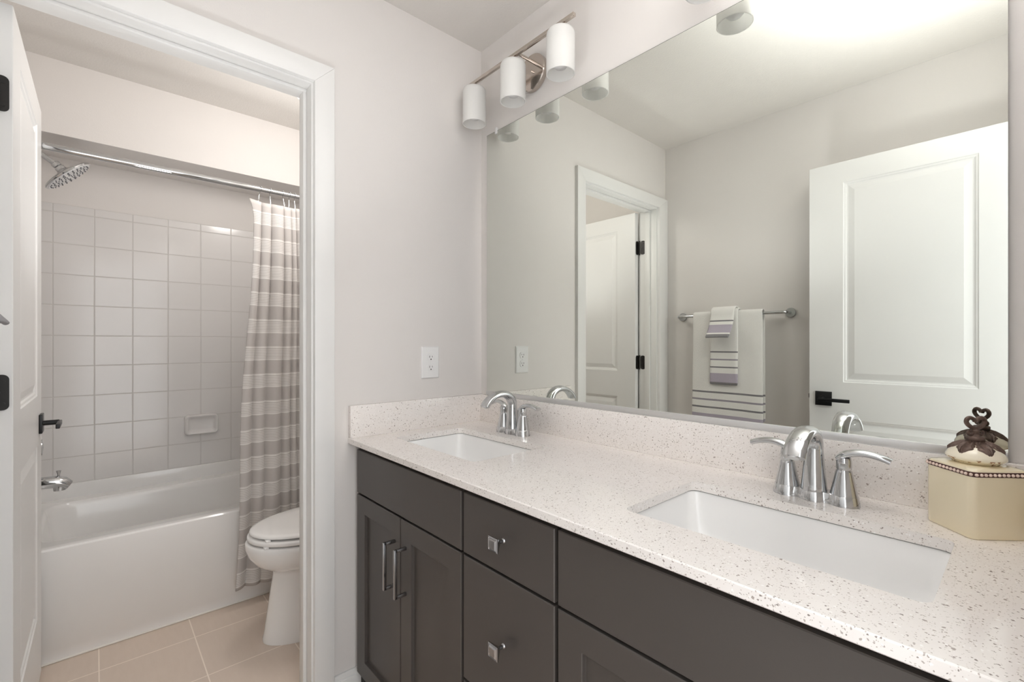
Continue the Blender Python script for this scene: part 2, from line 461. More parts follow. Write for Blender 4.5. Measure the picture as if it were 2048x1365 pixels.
# toilet-room door, standing open about a right angle into the toilet room; its front face looks to the vanity wall
d1, pl1 = panel_door('door_1', 0.703, (-0.132, -1.3735, 0.012), math.radians(-0.5) + PI, False, 'white two-panel door standing open inside the toilet room', 0.905)
for zc in (1.815, 1.078, 0.25):
    b = bmn()
    def leaf_plate(x0, x1, y, s):
        loft(b, [[(px, y + s * e, pz) for px, _, pz in [(p[0], 0, p[1]) for p in rrect(x0, x1, zc - 0.044, zc + 0.044, 0, 0.012, 5)]] for e in (0, 0.0022)])
    leaf_plate(-0.113, -0.081, JL - 0.0005, 1)
    tube(b, [(-0.121, JL + 0.002, zc - 0.045), (-0.121, JL + 0.002, zc + 0.045)], 0.0055, 12)
    loft(b, [[(-0.131 - e, p[0], p[1]) for p in rrect(-1.4085, -1.380, zc - 0.044, zc + 0.044, 0, 0.012, 5)] for e in (-0.0022, 0.0)])
    for dz in (-0.028, 0.0, 0.028): tube(b, [(-0.1295, -1.390 + (0.0 if dz else -0.008), zc + dz), (-0.1275, -1.390 + (0.0 if dz else -0.008), zc + dz)], 0.0035, 10)
    for dz in (-0.028, 0.0, 0.028): tube(b, [(-0.097 + (0.006 if dz else -0.004), JL + 0.0015, zc + dz), (-0.097 + (0.006 if dz else -0.004), JL + 0.0035, zc + dz)], 0.0035, 10)
    h = obj('hinge', b, 'bronze', d1); h['label'] = 'dark metal hinge'
# entry door, folded back in front of the wall behind the camera
d2, pl2 = panel_door('door_2', 0.715, (1.563, -1.361, 0.012), PI, False, 'white two-panel entry door folded back beside the towel bar', 0.928)
for zc in (1.815, 1.088, 0.25):
    b = bmn(); tube(b, [(1.567, -1.360, zc - 0.045), (1.567, -1.360, zc + 0.045)], 0.0055, 12); box(b, 1.558, 1.564, -1.3985, -1.364, zc - 0.044, zc + 0.044, 0.001)
    obj('hinge', b, 'bronze', d2)

# ------------------------------------------------------------------ vanity cabinets
F = -0.556; FB = -0.537


def front_panel(x0, x1, z0, z1, shaker):
    w_, h_ = x1 - x0, z1 - z0
    r = [(0.059, w_ - 0.059, 0.059, h_ - 0.056)] if shaker else []
    b = slab(w_, h_, 0.019, r, [(0, 0), (0.0012, 0.0012), (0.0022, 0.0095), (0.0032, 0.0100)], False, 0.0018)
    return turn(b, 0, (x0, F, z0))


def carcass(x0, x1, fl=0, fr=0):
    b = bmn()
    t_ = 0.018
    box(b, x0, x0 + t_ + fl, FB, -0.003, 0.0, 0.8555); box(b, x1 - t_ - fr, x1, FB, -0.003, 0.0, 0.8555)
    box(b, x0 + t_, x1 - t_, FB + 0.07, -0.003, 0.0, 0.10)
    box(b, x0 + t_, x1 - t_, FB, -0.003, 0.075, 0.095); box(b, x0 + t_, x1 - t_, -0.02, -0.003, 0.1, 0.84)
    box(b, x0 + t_, x1 - t_, FB, FB + 0.02, 0.82, 0.8555); box(b, x0 + t_, x1 - t_, FB, FB + 0.02, 0.67, 0.70)
    return b


def pull(x, z0, z1, parent):
    b = bmn(); y = F - 0.034; r = 0.0045
    box(b, x - r, x + r, y - r, y + r, z0, z1, 0.0012); box(b, x - r, x + r, y, F, z1 - 0.009, z1, 0.0012); box(b, x - r, x + r, y, F, z0, z0 + 0.009, 0.0012)
    o = obj('handle', b, 'pewter', parent, 30); o['label'] = 'polished metal bar handle'


def knob(x, z, parent):
    b = bmn()
    lathe(b, [(0.0062, 0.0), (0.0055, 0.0015), (0.0040, 0.003), (0.0040, 0.013), (0.0048, 0.0145)], (x, F, z), (0, -1, 0), 20)
    sq = lambda s, y: [(x - s, y, z - s), (x + s, y, z - s), (x + s, y, z + s), (x - s, y, z + s)]
    loft(b, [sq(0.0048, F - 0.0135), sq(0.0065, F - 0.016), sq(0.0150, F - 0.0265), sq(0.0157, F - 0.0275), sq(0.0157, F - 0.0295), sq(0.0128, F - 0.0315), sq(0.0118, F - 0.0300), sq(0.0090, F - 0.0330)])
    o = obj('knob', b, 'pewter', parent, 20); o['label'] = 'square polished metal knob'


def sink_base(name, x0, x1, fl, fr, label, hid):
    c = thing(name, ((x0 + x1) / 2, FB, 0), label, 'cabinet', None)
    obj('carcass', carcass(x0 - fl, x1 + fr, fl, fr), 'cab' if False else 'cabin', c, 0)
    obj('false_front', front_panel(x0, x1, 0.692, 0.8375, False), 'cab', c, 0)
    xm = (x0 + x1) / 2
    a = obj('door', front_panel(x0, xm - 0.002, 0.077, 0.6855, True), 'cab', c, 0); e = obj('door', front_panel(xm + 0.002, x1, 0.077, 0.6855, True), 'cab', c, 0)
    pull(xm - 0.033, 0.474, 0.614, a); pull(xm + 0.033, 0.474, 0.614, e)
    return c


sink_base('sink_base_cabinet', 0.023, 0.629, 0.0225, 0.005, 'charcoal two-door sink cabinet against the left wall, under the far sink', 0)
sink_base('sink_base_cabinet', 0.948, 1.554, 0.004, 0.0405, 'charcoal two-door sink cabinet under the near sink and the cream canister', 0)
c = thing('drawer_cabinet', (0.789, FB, 0), 'narrow charcoal drawer cabinet with two square knobs, between the two sink cabinets', 'cabinet')
obj('carcass', carcass(0.635, 0.943), 'cabin', c, 0)
dr = obj('drawer', front_panel(0.639, 0.939, 0.692, 0.8375, False), 'cab', c, 0); knob(0.787, 0.766, dr)
dr = obj('drawer', front_panel(0.639, 0.939, 0.388, 0.6855, False), 'cab', c, 0); knob(0.787, 0.535, dr)
dr = obj('drawer', front_panel(0.639, 0.939, 0.077, 0.3815, False), 'cab', c, 0); knob(0.787, 0.231, dr)

# ------------------------------------------------------------------ counter with two sink cut-outs, splashes
ZC = 0.876; CT = 0.0195; DC = 0.579
CUT = [(0.102, 0.550), (1.029, 1.477)]; CY0, CY1 = -0.456, -0.177


def countertop():
    b = bmn()
    k = 6
    def surf(z, i=0):
        X0, X1, Y0, Y1 = 0.0005, XR - 0.0005, -DC + i, -0.0005
        xm = (CUT[0][1] + CUT[1][0]) / 2
        for (a, c_), (l, r) in zip(CUT, ((X0, xm), (xm, X1))):
            inner = [b.verts.new(p) for p in rrect(a, c_, CY0, CY1, z, 0.018, k)]
            outer = [b.verts.new((x, y, z)) for x, y in ((r, Y1), (l, Y1), (l, Y0), (r, Y0))]
            for q in range(4):
                seg = inner[q * (k + 1):(q + 1) * (k + 1)]
                for u, v in zip(seg, seg[1:]): b.faces.new((u, v, outer[q]))
                nx = inner[((q + 1) % 4) * (k + 1)]
                b.faces.new((seg[-1], nx, outer[(q + 1) % 4], outer[q]))
    surf(ZC, 0.002); surf(ZC - CT, 0.002)
    for a, c_ in CUT:
        loft(b, [rrect(a, c_, CY0, CY1, z, 0.018, k) for z in (ZC, ZC - CT)], True, False, False)
    X0, X1, Y1 = 0.0005, XR - 0.0005, -0.0005
    ring = lambda i, z: [(X0, -DC + i, z), (X1, -DC + i, z), (X1, Y1, z), (X0, Y1, z)]
    loft(b, [ring(0.002, ZC), ring(0.0, ZC - 0.002), ring(0.0, ZC - CT + 0.002), ring(0.002, ZC - CT)], True, False, False)
    bmesh.ops.remove_doubles(b, verts=b.verts, dist=1e-5)
    return b


o = obj('countertop', countertop(), 'quartz', None, 30); tag(o, 'long speckled off-white quartz countertop with two sink cut-outs on the charcoal cabinets', 'countertop')
b = bmn(); box(b, 0.0205, XR - 0.0205, -0.0205, -0.0008, ZC, 0.986, 0.0015); tag(obj('backsplash', b, 'quartz', None, 30), 'long low speckled quartz backsplash running below the mirror', 'backsplash')
b = bmn(); box(b, 0.0008, 0.0203, -0.577, -0.0008, ZC, 0.986, 0.0015); tag(obj('side_splash', b, 'quartz', None, 30), 'short speckled quartz side splash on the left wall, under the outlet', 'backsplash')
b = bmn(); box(b, XR - 0.0203, XR - 0.0008, -0.577, -0.0008, ZC, 0.986, 0.0015); tag(obj('side_splash', b, 'quartz', None, 30), 'short speckled quartz side splash on the right wall, beside the cream canister', 'backsplash')


def sink(x0, x1, label):
    c = thing('undermount_sink', ((x0 + x1) / 2, (CY0 + CY1) / 2, ZC - CT - 0.001), label, 'sink', 'undermount sinks in the countertop')
    z0 = ZC - CT - 0.0008; b = bmn(); g = 0.004
    R = [rrect(x0 - 0.022, x1 + 0.022, CY0 - 0.022, CY1 + 0.022, z, r, 6) for z, r in ((z0, 0.03),)]
    rings = [rrect(x0 - 0.022, x1 + 0.022, CY0 - 0.022, CY1 + 0.022, z0 - 0.012, 0.03), rrect(x0 - 0.022, x1 + 0.022, CY0 - 0.022, CY1 + 0.022, z0, 0.03)]
    for i, dz, r in ((-g, 0, 0.022), (-g + 0.002, -0.004, 0.024), (0.006, -0.07, 0.034), (0.016, -0.110, 0.045), (0.034, -0.128, 0.05), (0.065, -0.136, 0.05), (0.11, -0.139, 0.025)):
        rings.append(rrect(x0 + i, x1 - i, CY0 + i, CY1 - i, z0 + dz, r))
    loft(b, rings, True, False, True)
    # outer shell
    rings = [rrect(x0 - 0.022, x1 + 0.022, CY0 - 0.022, CY1 + 0.022, z0 - 0.012, 0.03), rrect(x0 - 0.01, x1 + 0.01, CY0 - 0.01, CY1 + 0.01, z0 - 0.02, 0.03), rrect(x0 + 0.005, x1 - 0.005, CY0 + 0.005, CY1 - 0.005, z0 - 0.12, 0.04), rrect(x0 + 0.05, x1 - 0.05, CY0 + 0.05, CY1 - 0.05, z0 - 0.15, 0.04)]
    loft(b, rings, True, False, True)
    bmesh.ops.remove_doubles(b, verts=b.verts, dist=1e-6)
    obj('basin', b, 'porcelain', c, 50)
    b = bmn(); loft(b, [rrect(x0 + i, x1 - i, CY0 + i, CY1 - i, z, 0.02) for i, z in ((-0.006, ZC - CT - 0.0004), (-0.0022, ZC - CT - 0.0004), (-0.0022, ZC - CT - 0.0022), (-0.006, ZC - CT - 0.003))], True, False, False); obj('sealant', b, 'seal', c, 30)
    b = bmn(); lathe(b, [(0.032, 0), (0.030, 0.003), (0.020, 0.0035), (0.018, 0.002), (0.017, 0.004), (0, 0.006)], ((x0 + x1) / 2, (CY0 + CY1) / 2, z0 - 0.1395), seg=28)
    obj('drain', b, 'chrome', c)
    return c


sink(*CUT[0], 'white rectangular undermount sink farther away, near the left wall')
sink(*CUT[1], 'white rectangular undermount sink nearer, in front of the near faucet')

# ------------------------------------------------------------------ faucets
f1 = thing('faucet', (0.318, -0.104, ZC), 'chrome two-handle faucet behind the far sink, in the counter corner', 'faucet', 'chrome faucets on the counter')


def faucet_parts(c):
    b = bmn()
    def foot(k, z): # plan outline: three round lobes joined by a narrow web
        X0 = 0.051 + 0.0275 * k; n = 48; fr = []
        for i in range(n + 1):
            x = -X0 * math.cos(PI * i / n); y = 0.017 * k if abs(x) < 0.051 else 0
            for xc, r in ((-0.051, 0.0275), (0, 0.0275), (0.051, 0.0275)):
                d = (r * k) ** 2 - (x - xc) ** 2
                if d > 0: y = max(y, math.sqrt(d))
            fr.append((x, y))
        return [(x, -y - (0.003 if abs(x) < 0.03 else 0), z) for x, y in fr] + [(x, y * 0.9, z) for x, y in fr[::-1][1:-1]]
    loft(b, [foot(1.0, 0.0), foot(0.985, 0.003), foot(0.90, 0.0195), foot(0.87, 0.0205)])
    obj('base', b, 'chrome', c, 40, False)
    # spout: tapered column, flat ring, arched flattened spout
    b = bmn()
    lathe(b, [(0.0242, 0.0195), (0.0212, 0.05), (0.0182, 0.085), (0.0168, 0.105), (0.0168, 0.1075)], (0, -0.004, 0), seg=36)
    path = bez([(0, -0.004, 0.1075), (0, -0.006, 0.134), (0, -0.034, 0.154), (0, -0.072, 0.152), (0, -0.110, 0.142), (0, -0.130, 0.106)], 22)
    rings = []
    for i, p in enumerate(path):
        t_ = i / 22; q = path[min(i + 1, 22)] - path[max(i - 1, 0)]; d = q.normalized(); n = Vector((1, 0, 0)).cross(d).normalized()
        rw = 0.0168 + 0.004 * t_; rt = 0.0168 - 0.0065 * min(1, t_ * 1.4)
        rings.append([p + Vector((1, 0, 0)) * (math.cos(a) * rw) + n * (rt * math.copysign(abs(math.sin(a)) ** 0.8, math.sin(a))) for a in [2 * PI * k / 24 for k in range(24)]])
    loft(b, rings)
    sp = obj('spout', b, 'chrome', c, 45, False)
    b = bmn(); d = (path[-1] - path[-2]).normalized(); lathe(b, [(0.0095, 0), (0.0095, 0.004), (0.0075, 0.0042)], path[-1] - d * 0.002, d, 20)
    obj('aerator', b, 'alu', sp, 40, False)
    for s in (-1, 1):
        b = bmn(); x = s * 0.051
        lathe(b, [(0.0238, 0.0200), (0.0182, 0.047), (0.0142, 0.066), (0.0136, 0.0685), (0.0126, 0.0695), (0.0126, 0.071), (0.0135, 0.072), (0.0132, 0.088), (0.0120, 0.0945)], (x, 0, 0), seg=32)
        pth = bez([(x - s * 0.0115, 0, 0.0905), (x - s * 0.002, 0, 0.0985), (x + s * 0.012, 0, 0.1090), (x + s * 0.038, 0.002, 0.1135), (x + s * 0.074, 0.004, 0.0975)], 18)
        rings = []
        for i, p in enumerate(pth):
            t_ = i / 18; q = (pth[min(i + 1, 18)] - pth[max(i - 1, 0)]).normalized(); n = Vector((0, 1, 0)).cross(q).normalized()
            rw = 0.0100 + 0.0026 * min(1, t_ * 5) - 0.0020 * math.sin(PI * t_); rt = 0.0045 + 0.0035 * min(1, t_ * 4) - 0.0028 * max(0, t_ - 0.3)
            rings.append([p + Vector((0, 1, 0)) * (math.cos(a) * rw) + n * (math.sin(a) * rt) for a in [2 * PI * k / 22 for k in range(22)]])
        loft(b, rings)
        obj('handle', b, 'chrome', c, 45, False)
    b = bmn(); tube(b, [(0, 0.024, 0.015), (0, 0.024, 0.075)], 0.0025, 10); lathe(b, [(0.002, 0), (0.005, 0.004), (0.005, 0.01), (0.001, 0.014)], (0, 0.024, 0.073), seg=14)
    obj('lift_rod', b, 'chrome', c, 40, False)


faucet_parts(f1)
dup(f1, (1.258, -0.104, ZC), 'chrome two-handle faucet behind the near sink, left of the cream canister')

# ------------------------------------------------------------------ mirror
m = thing('wall_mirror_glass', (0.79, -0.006, 0.988), 'wide frameless wall mirror above the vanity backsplash', 'mirror'); m.name = 'vanity_mirror'; ORG['vanity_mirror'] = Vector((0.79, -0.006, 0.988))
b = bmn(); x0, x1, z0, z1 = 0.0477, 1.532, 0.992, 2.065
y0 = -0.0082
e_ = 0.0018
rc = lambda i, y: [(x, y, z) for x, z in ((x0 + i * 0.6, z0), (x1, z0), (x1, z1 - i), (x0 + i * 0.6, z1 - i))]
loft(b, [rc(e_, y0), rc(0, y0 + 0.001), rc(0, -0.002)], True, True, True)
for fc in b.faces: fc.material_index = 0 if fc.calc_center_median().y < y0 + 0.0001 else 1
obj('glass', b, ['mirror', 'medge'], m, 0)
b = bmn(); box(b, x0, x1, -0.0125, -0.0086, 0.9875, 1.0035, 0.0008); box(b, x0, x1, -0.0125, -0.001, 0.9862, 0.9885)
o = obj('mounting_channel', b, 'alu', m, 30); o['label'] = 'brushed metal channel along the lower edge'
b = bmn(); box(b, 0.104, 0.116, -0.012, -0.001, 2.052, 2.078, 0.002); obj('clip', b, 'clear', m, 30)
b = bmn(); box(b, 1.46, 1.472, -0.012, -0.001, 2.052, 2.078, 0.002); obj('clip', b, 'clear', m, 30)

# ------------------------------------------------------------------ vanity lights
l1 = thing('vanity_light', (0.315, 0, 2.205), 'three-shade nickel vanity light over the far sink, near the corner', 'wall light', 'three-shade vanity lights')


def light_parts(c):
    b = bmn(); lathe(b, [(0.066, 0.0), (0.066, 0.017), (0.063, 0.020), (0.0, 0.0205)], (0.01, -0.0005, 0.0), (0, -1, 0), 48, True, False); obj('backplate', b, 'nickel', c, 30, False)
    b = bmn(); tube(b, [(0.02, -0.02, 0.033), (0.02, -0.098, 0.033)], 0.006, 14); tube(b, [(0.018, -0.02, -0.002), (0.018, -0.030, -0.002)], 0.004, 12); obj('stem', b, 'nickel', c, 40, False)
    b = bmn(); box(b, -0.292, 0.286, -0.104, -0.092, 0.027, 0.039, 0.001)
    o = obj('bar', b, 'nickel', c, 30, False)
    for x in (-0.234, -0.004, 0.227):
        b = bmn(); y = -0.098
        R = 0.0465; t_ = 0.003
        pr = [(0.012, 0.0095), (0.036, 0.0092), (0.0415, 0.0070), (0.0452, 0.0015), (R, -0.006), (R, -0.131), (R - 0.0015, -0.132), (R - t_, -0.131), (R - t_, -0.006), (0.040, 0.002), (0.034, 0.005), (0.012, 0.0055)]
        lathe(b, pr, (x, y, 0.0), seg=40, cap0=False, cap1=False)
        s = obj('shade', b, 'frost', c, 50, False); s['label'] = 'frosted white glass cylinder shade'
        b = bmn(); lathe(b, [(0.008, 0.029), (0.008, 0.016), (0.018, 0.015), (0.018, 0.003), (0.017, -0.035), (0.015, -0.036)], (x, y, 0), seg=20); obj('socket', b, 'nickel', s, 40, False)
        b = bmn(); lathe(b, [(0.013, -0.034), (0.014, -0.045), (0.027, -0.070), (0.030, -0.084), (0.028, -0.098), (0.018, -0.110), (0.0, -0.114)], (x, y, 0), seg=24, cap1=False); obj('bulb', b, 'plastic', s, 60, False)


light_parts(l1)
dup(l1, (1.253, 0, 2.205), 'three-shade nickel vanity light over the near sink, mostly above the frame')

# ------------------------------------------------------------------ outlet
c = thing('power_outlet', (0, -0.2525, 1.126), 'white duplex power outlet on the left wall above the side splash', 'outlet')
b = bmn(); loft(b, [[(d, p[0], p[1]) for p in rrect(-0.292 + i, -0.213 - i, 1.064 + i, 1.188 - i, 0, 0.003)] for i, d in ((0, 0.0004), (0, 0.002), (0.004, 0.0055))]); obj('cover_plate', b, 'plastic', c, 30)
for zc in (1.1455, 1.1065):
    b = bmn()
    out = []
    for k in range(40):
        a = 2 * PI * k / 40; yy = 0.0172 * math.cos(a); zz = 0.0172 * math.sin(a); out.append((yy, max(-0.0140, min(0.0140, zz))))
    loft(b, [[(d, -0.2525 + y * s, zc + z * s) for y, z in out] for d, s in ((0.005, 1), (0.0068, 1), (0.0074, 0.95))])
    r = obj('receptacle', b, 'plastic', c, 30)
    b = bmn(); x0, x1 = 0.0072, 0.0077
    box(b, x0, x1, -0.2525 - 0.0072, -0.2525 - 0.0052, zc - 0.0015, zc + 0.0065); box(b, x0, x1, -0.2525 + 0.0052, -0.2525 + 0.0070, zc - 0.0005, zc + 0.0060)
    tube(b, [(x0, -0.2525, zc - 0.0075), (x1, -0.2525, zc - 0.0075)], 0.0026, 12); obj('slots', b, 'slot', r, 0)
b = bmn(); lathe(b, [(0.003, 0), (0.0025, 0.0012), (0, 0.0014)], (0.0054, -0.2525, 1.126), (1, 0, 0), 14); obj('screw', b, 'plastic', c)

# ------------------------------------------------------------------ towel bar and towels
YB = -1.447; ZB = 1.362
c = thing('towel_bar', (0.44, -W, ZB), 'chrome towel bar with round ends on the wall behind the camera', 'towel bar')
b = bmn(); xa, xb_ = 0.122, 0.722; YE = -W + 0.010
arc = lambda xw, sg: [(xw + sg * 0.016 * (1 - math.cos(a)), YB - 0.016 + 0.016 * math.sin(a), ZB) for a in [math.radians(d) for d in range(0, 91, 15)]]
tube(b, [(xa, YE, ZB)] + arc(xa, 1) + arc(xb_, -1)[::-1] + [(xb_, YE, ZB)], 0.0085, 18); obj('rail', b, 'chrome', c, 50)
for x in (xa, xb_):
    b = bmn(); lathe(b, [(0.0245, 0.0), (0.0245, 0.010), (0.0230, 0.0125), (0.0, 0.013)], (x, -W + 0.0005, ZB), (0, 1, 0), 36, cap1=False); obj('wall_flange', b, 'flange', c, 40)


def towel(name, x0, x1, y_out, zt, zf, zb, mat, label, r, thick, flare=0.0, seed=0, taper=0.0):
    """cloth hung over the bar: front sheet down to zf, back sheet down to zb; UV v = metres from the fold"""
    b = bmn(); uvl = b.loops.layers.uv.new('UVMap')
    prof = []; n = 34
    L = zt - zf
    for i in range(n + 1):
        u = i / n; z = zf + (zt - r - zf) * u; fl = flare * (1 - u) ** 1.6
        prof.append((YB + r + fl, z, (zt - z)))
    for k in range(1, 8):
        a = PI * k / 8; prof.append((YB + r * math.cos(a), zt - r + r * math.sin(a), max(0, zt - (zt - r + r * math.sin(a))) * 0.2))
    for i in range(16):
        u = i / 15; z = zt - r + (zb - zt + r) * u; prof.append((YB - r, z, zt - z))
    nx = 26; V = []
    for j, (y, z, v) in enumerate(prof):
        row = []
        for i in range(nx + 1):
            s = i / nx; x = x0 + (x1 - x0) * s
            hang = min(1, max(0, (zt - z) / max(L, 0.01)))
            nz = noise.noise(Vector((x * 9 + seed, z * 2.2, seed))) * 0.006 * hang
            x += taper * hang * (s - 0.5) * (1 if j <= n else 0.6)
            edge = 0.004 * max(0, 1 - min(s, 1 - s) * 14)
            row.append(b.verts.new((x, y + (nz - edge if j <= n else -abs(nz) * 0.3), z + noise.noise(Vector((x * 6, seed, 3))) * 0.004 * hang)))
        V.append(row)
    for j in range(len(V) - 1):
        for i in range(nx):
            f = b.faces.new((V[j][i], V[j][i + 1], V[j + 1][i + 1], V[j + 1][i]))
            for l, (jj, ii) in zip(f.loops, ((j, i), (j, i + 1), (j + 1, i + 1), (j + 1, i))): l[uvl].uv = ((x1 - x0) * ii / nx, prof[jj][2])
    o = obj(name, b, mat, None, 180)
    md = o.modifiers.new('thickness', 'SOLIDIFY'); md.thickness = thick; md.offset = 1 if False else 0
    s = o.modifiers.new('soft', 'SUBSURF'); s.levels = 1; s.render_levels = 1
    return tag(o, label, 'towel')


towel('bath_towel', 0.227, 0.612, 0, 1.382, 0.748, 0.775, 'bath', 'large white bath towel with grey and lavender stripes, hanging straight on the towel bar', 0.018, 0.008, 0.004, 1, 0.012)
towel('hand_towel', 0.338, 0.489, 0, 1.394, 0.968, 1.02, 'hand', 'narrow white hand towel with lavender hem, laid over the bath towel', 0.029, 0.008, 0.006, 5, 0.004)
towel('washcloth', 0.343, 0.475, 0, 1.406, 1.232, 1.25, 'wash', 'small folded white washcloth on top of the hand towel', 0.040, 0.008, 0.072, 9, -0.004)

# ------------------------------------------------------------------ cream canister
CX, CYc = 1.495, -0.0860
c = thing('lidded_canister', (CX, CYc, ZC), 'square cream ceramic canister with beaded rim at the right end of the counter', 'canister')


def diamond(s, r, z, k=6):
    pts = rrect(-s / 2, s / 2, -s / 2, s / 2, z, r, k); a = math.radians(45); ca, sa = math.cos(a), math.sin(a)
    return [(CX + x * ca - y * sa, CYc + x * sa + y * ca, z_) for x, y, z_ in pts]


b = bmn(); loft(b, [diamond(0.090, 0.010, ZC + 0.0003), diamond(0.0935, 0.011, ZC + 0.003), diamond(0.0935, 0.011, ZC + 0.103), diamond(0.0925, 0.011, ZC + 0.111), diamond(0.089, 0.012, ZC + 0.1140), diamond(0.070, 0.02, ZC + 0.1165), diamond(0.05, 0.02, ZC + 0.1172)]); obj('body', b, 'cream', c, 40)
b = bmn(); loft(b, [diamond(0.0935, 0.011, ZC + 0.1030), diamond(0.0950, 0.0115, ZC + 0.1038), diamond(0.0950, 0.0115, ZC + 0.1105), diamond(0.0925, 0.011, ZC + 0.1112)], True, False, False); o = obj('rim_band', b, 'umber', c, 40); o['label'] = 'dark brown band'
b = bmn(); ring = diamond(0.0955, 0.0115, ZC + 0.1071, 8); P = [Vector(p) for p in ring]; seglen = [(P[(i + 1) % len(P)] - P[i]).length for i in range(len(P))]; tot = sum(seglen); nb = 52
for k in range(nb):
    d = tot * k / nb; i = 0
    while d > seglen[i]: d -= seglen[i]; i += 1
    p = P[i].lerp(P[(i + 1) % len(P)], d / seglen[i]); r_ = bmesh.ops.create_icosphere(b, subdivisions=2, radius=0.0026, matrix=Matrix.Translation(p))
o = obj('bead_trim', b, 'pearl', c, 60); o['label'] = 'row of pale pink beads'
z0 = ZC + 0.1176
b = bmn(); lathe(b, [(0.030, 0.0), (0.033, 0.0040), (0.0365, 0.0052), (0.0386, 0.0070), (0.0392, 0.0095), (0.0384, 0.0130), (0.0352, 0.0190), (0.0290, 0.0250), (0.0200, 0.0295), (0.0100, 0.0318), (0.0, 0.0322)], (CX, CYc, z0), seg=56, cap1=False); lid = obj('lid', b, 'lidcream', c, 60)
b = bmn()
dome = [(0.010, 0.0318), (0.020, 0.0295), (0.029, 0.0250), (0.0352, 0.0190), (0.0384, 0.0130)]
vaz = math.atan2(-1.221 - CYc, 1.5568 - CX)          # two leaves face the room, the others follow round the lid
for k in range(6):
    a = 2 * PI * k / 6 + vaz + PI / 6; n = 14; rows = []
    for i in range(n + 1):
        u = i / n; r_ = 0.0105 + 0.0255 * u; zz = 0.0318
        for (ra, za), (rb, zb_) in zip(dome, dome[1:]):
            if ra <= r_ <= rb: zz = za + (zb_ - za) * (r_ - ra) / (rb - ra)
        wv = 0.0122 * min(1, 0.42 + 1.1 * u) * (1 - max(0, (u - 0.55) / 0.45) ** 2 * 0.86) * (1 + 0.13 * math.sin(u * 21))
        row = []
        for j in range(13):
            s_ = (j - 6) / 6; lift = 0.0030 + 0.0011 * math.cos(s_ * 10) - 0.0014 * s_ * s_ + 0.0015 * max(0, 1 - abs(s_) * 4)
            ang = a + math.atan2(wv * s_, r_); rr = math.hypot(r_, wv * s_ * 0.75)
            zs = 0.0318
            for (ra, za), (rb, zb_) in zip(dome, dome[1:]):
                if ra <= rr <= rb: zs = za + (zb_ - za) * (rr - ra) / (rb - ra)
            row.append((CX + rr * math.cos(ang), CYc + rr * math.sin(ang), z0 + zs + lift + (0.002 * (k % 2)) * (1 - u)))
        rows.append(row)
    loft(b, [rw + [(x, y, z - 0.0035) for x, y, z in rw][::-1] for rw in rows])
obj('leaf_collar', b, 'antique', lid, 50)
b = bmn(); zt = z0 + 0.0330
for k in range(18): # ruffle under the collar
    a = 2 * PI * k / 18; tube(b, [(CX + 0.0118 * math.cos(a), CYc + 0.0118 * math.sin(a), zt + 0.003), (CX + 0.0140 * math.cos(a), CYc + 0.0140 * math.sin(a), zt - 0.0035)], [0.0018, 0.0024], 8)
lathe(b, [(0.0120, -0.002), (0.0108, 0.0025), (0.0105, 0.0035), (0.0122, 0.0045), (0.0124, 0.0100), (0.0112, 0.0112), (0.0070, 0.0120), (0.0052, 0.0150), (0.0046, 0.0185), (0.0064, 0.0205), (0.0060, 0.0225), (0.0035, 0.0240), (0.0, 0.0245)], (CX, CYc, zt), seg=28, cap1=False)
hd = Vector((0.668, 0.744, 0)); hz = zt + 0.0235


def smooth_path(pth, q_=4):
    sm = []
    for i in range(len(pth) - 1):
        p0, p1, p2, p3 = pth[max(i - 1, 0)], pth[i], pth[i + 1], pth[min(i + 2, len(pth) - 1)]
        for q in range(q_):
            u = q / q_; sm.append(0.5 * ((2 * p1) + (p2 - p0) * u + (2 * p0 - 5 * p1 + 4 * p2 - p3) * u * u + (3 * p1 - p0 - 3 * p2 + p3) * u ** 3))
    return sm + [pth[-1]]


for s_ in (-1, 1):
    at_ = lambda u, v, zb_: Vector((CX, CYc, zb_)) + hd * (s_ * u) + Vector((0, 0, v))
    sm = smooth_path([at_(u, v, hz) for u, v in ((-0.002, 0.000), (0.006, 0.0030), (0.0125, 0.0075), (0.0158, 0.0125), (0.0148, 0.0172), (0.0105, 0.0198), (0.0055, 0.0188), (0.0022, 0.0160), (0.0012, 0.0132))])
    tube(b, sm, [0.0035 - 0.0012 * max(0, i / len(sm) - 0.6) for i in range(len(sm))], 12)
    sm = smooth_path([at_(u, v, zt + 0.0135) for u, v in ((0.003, 0.0055), (0.0075, 0.0010), (0.0120, 0.0012), (0.0135, 0.0050), (0.0112, 0.0072), (0.0090, 0.0055))], 3)
    tube(b, sm, [0.0026 - 0.0009 * i / len(sm) for i in range(len(sm))], 10)
obj('heart_finial', b, 'antique', lid, 60)

# ------------------------------------------------------------------ bathtub
TX0, TX1, TY0, TY1, TH = XT + 0.0005, -0.874, -W + 0.0005, -0.0005, 0.432
b = bmn()
outer = lambda z, i=0: rrect(TX0, TX1 - i, TY0, TY1, z, 0.004, 8)
rings = [outer(0.0005, 0.012), outer(0.045, 0.012), outer(0.05, 0.008), outer(TH - 0.02, 0.0), outer(TH - 0.006, 0.001), outer(TH, 0.008)]
def ins(z, xa, xb, ya, yb, r): return rrect(XT + xa, -0.874 - xb, -W + ya, -yb, z, r, 8)
rings += [ins(TH - 0.001, 0.083, 0.086, 0.115, 0.095, 0.10), ins(TH - 0.006, 0.088, 0.092, 0.122, 0.102, 0.10), ins(TH - 0.03, 0.095, 0.099, 0.130, 0.115, 0.10), ins(0.20, 0.115, 0.120, 0.155, 0.20, 0.11), ins(0.11, 0.135, 0.140, 0.18, 0.27, 0.12), ins(0.085, 0.17, 0.175, 0.22, 0.33, 0.10), ins(0.08, 0.25, 0.25, 0.4, 0.5, 0.08)]
loft(b, rings)
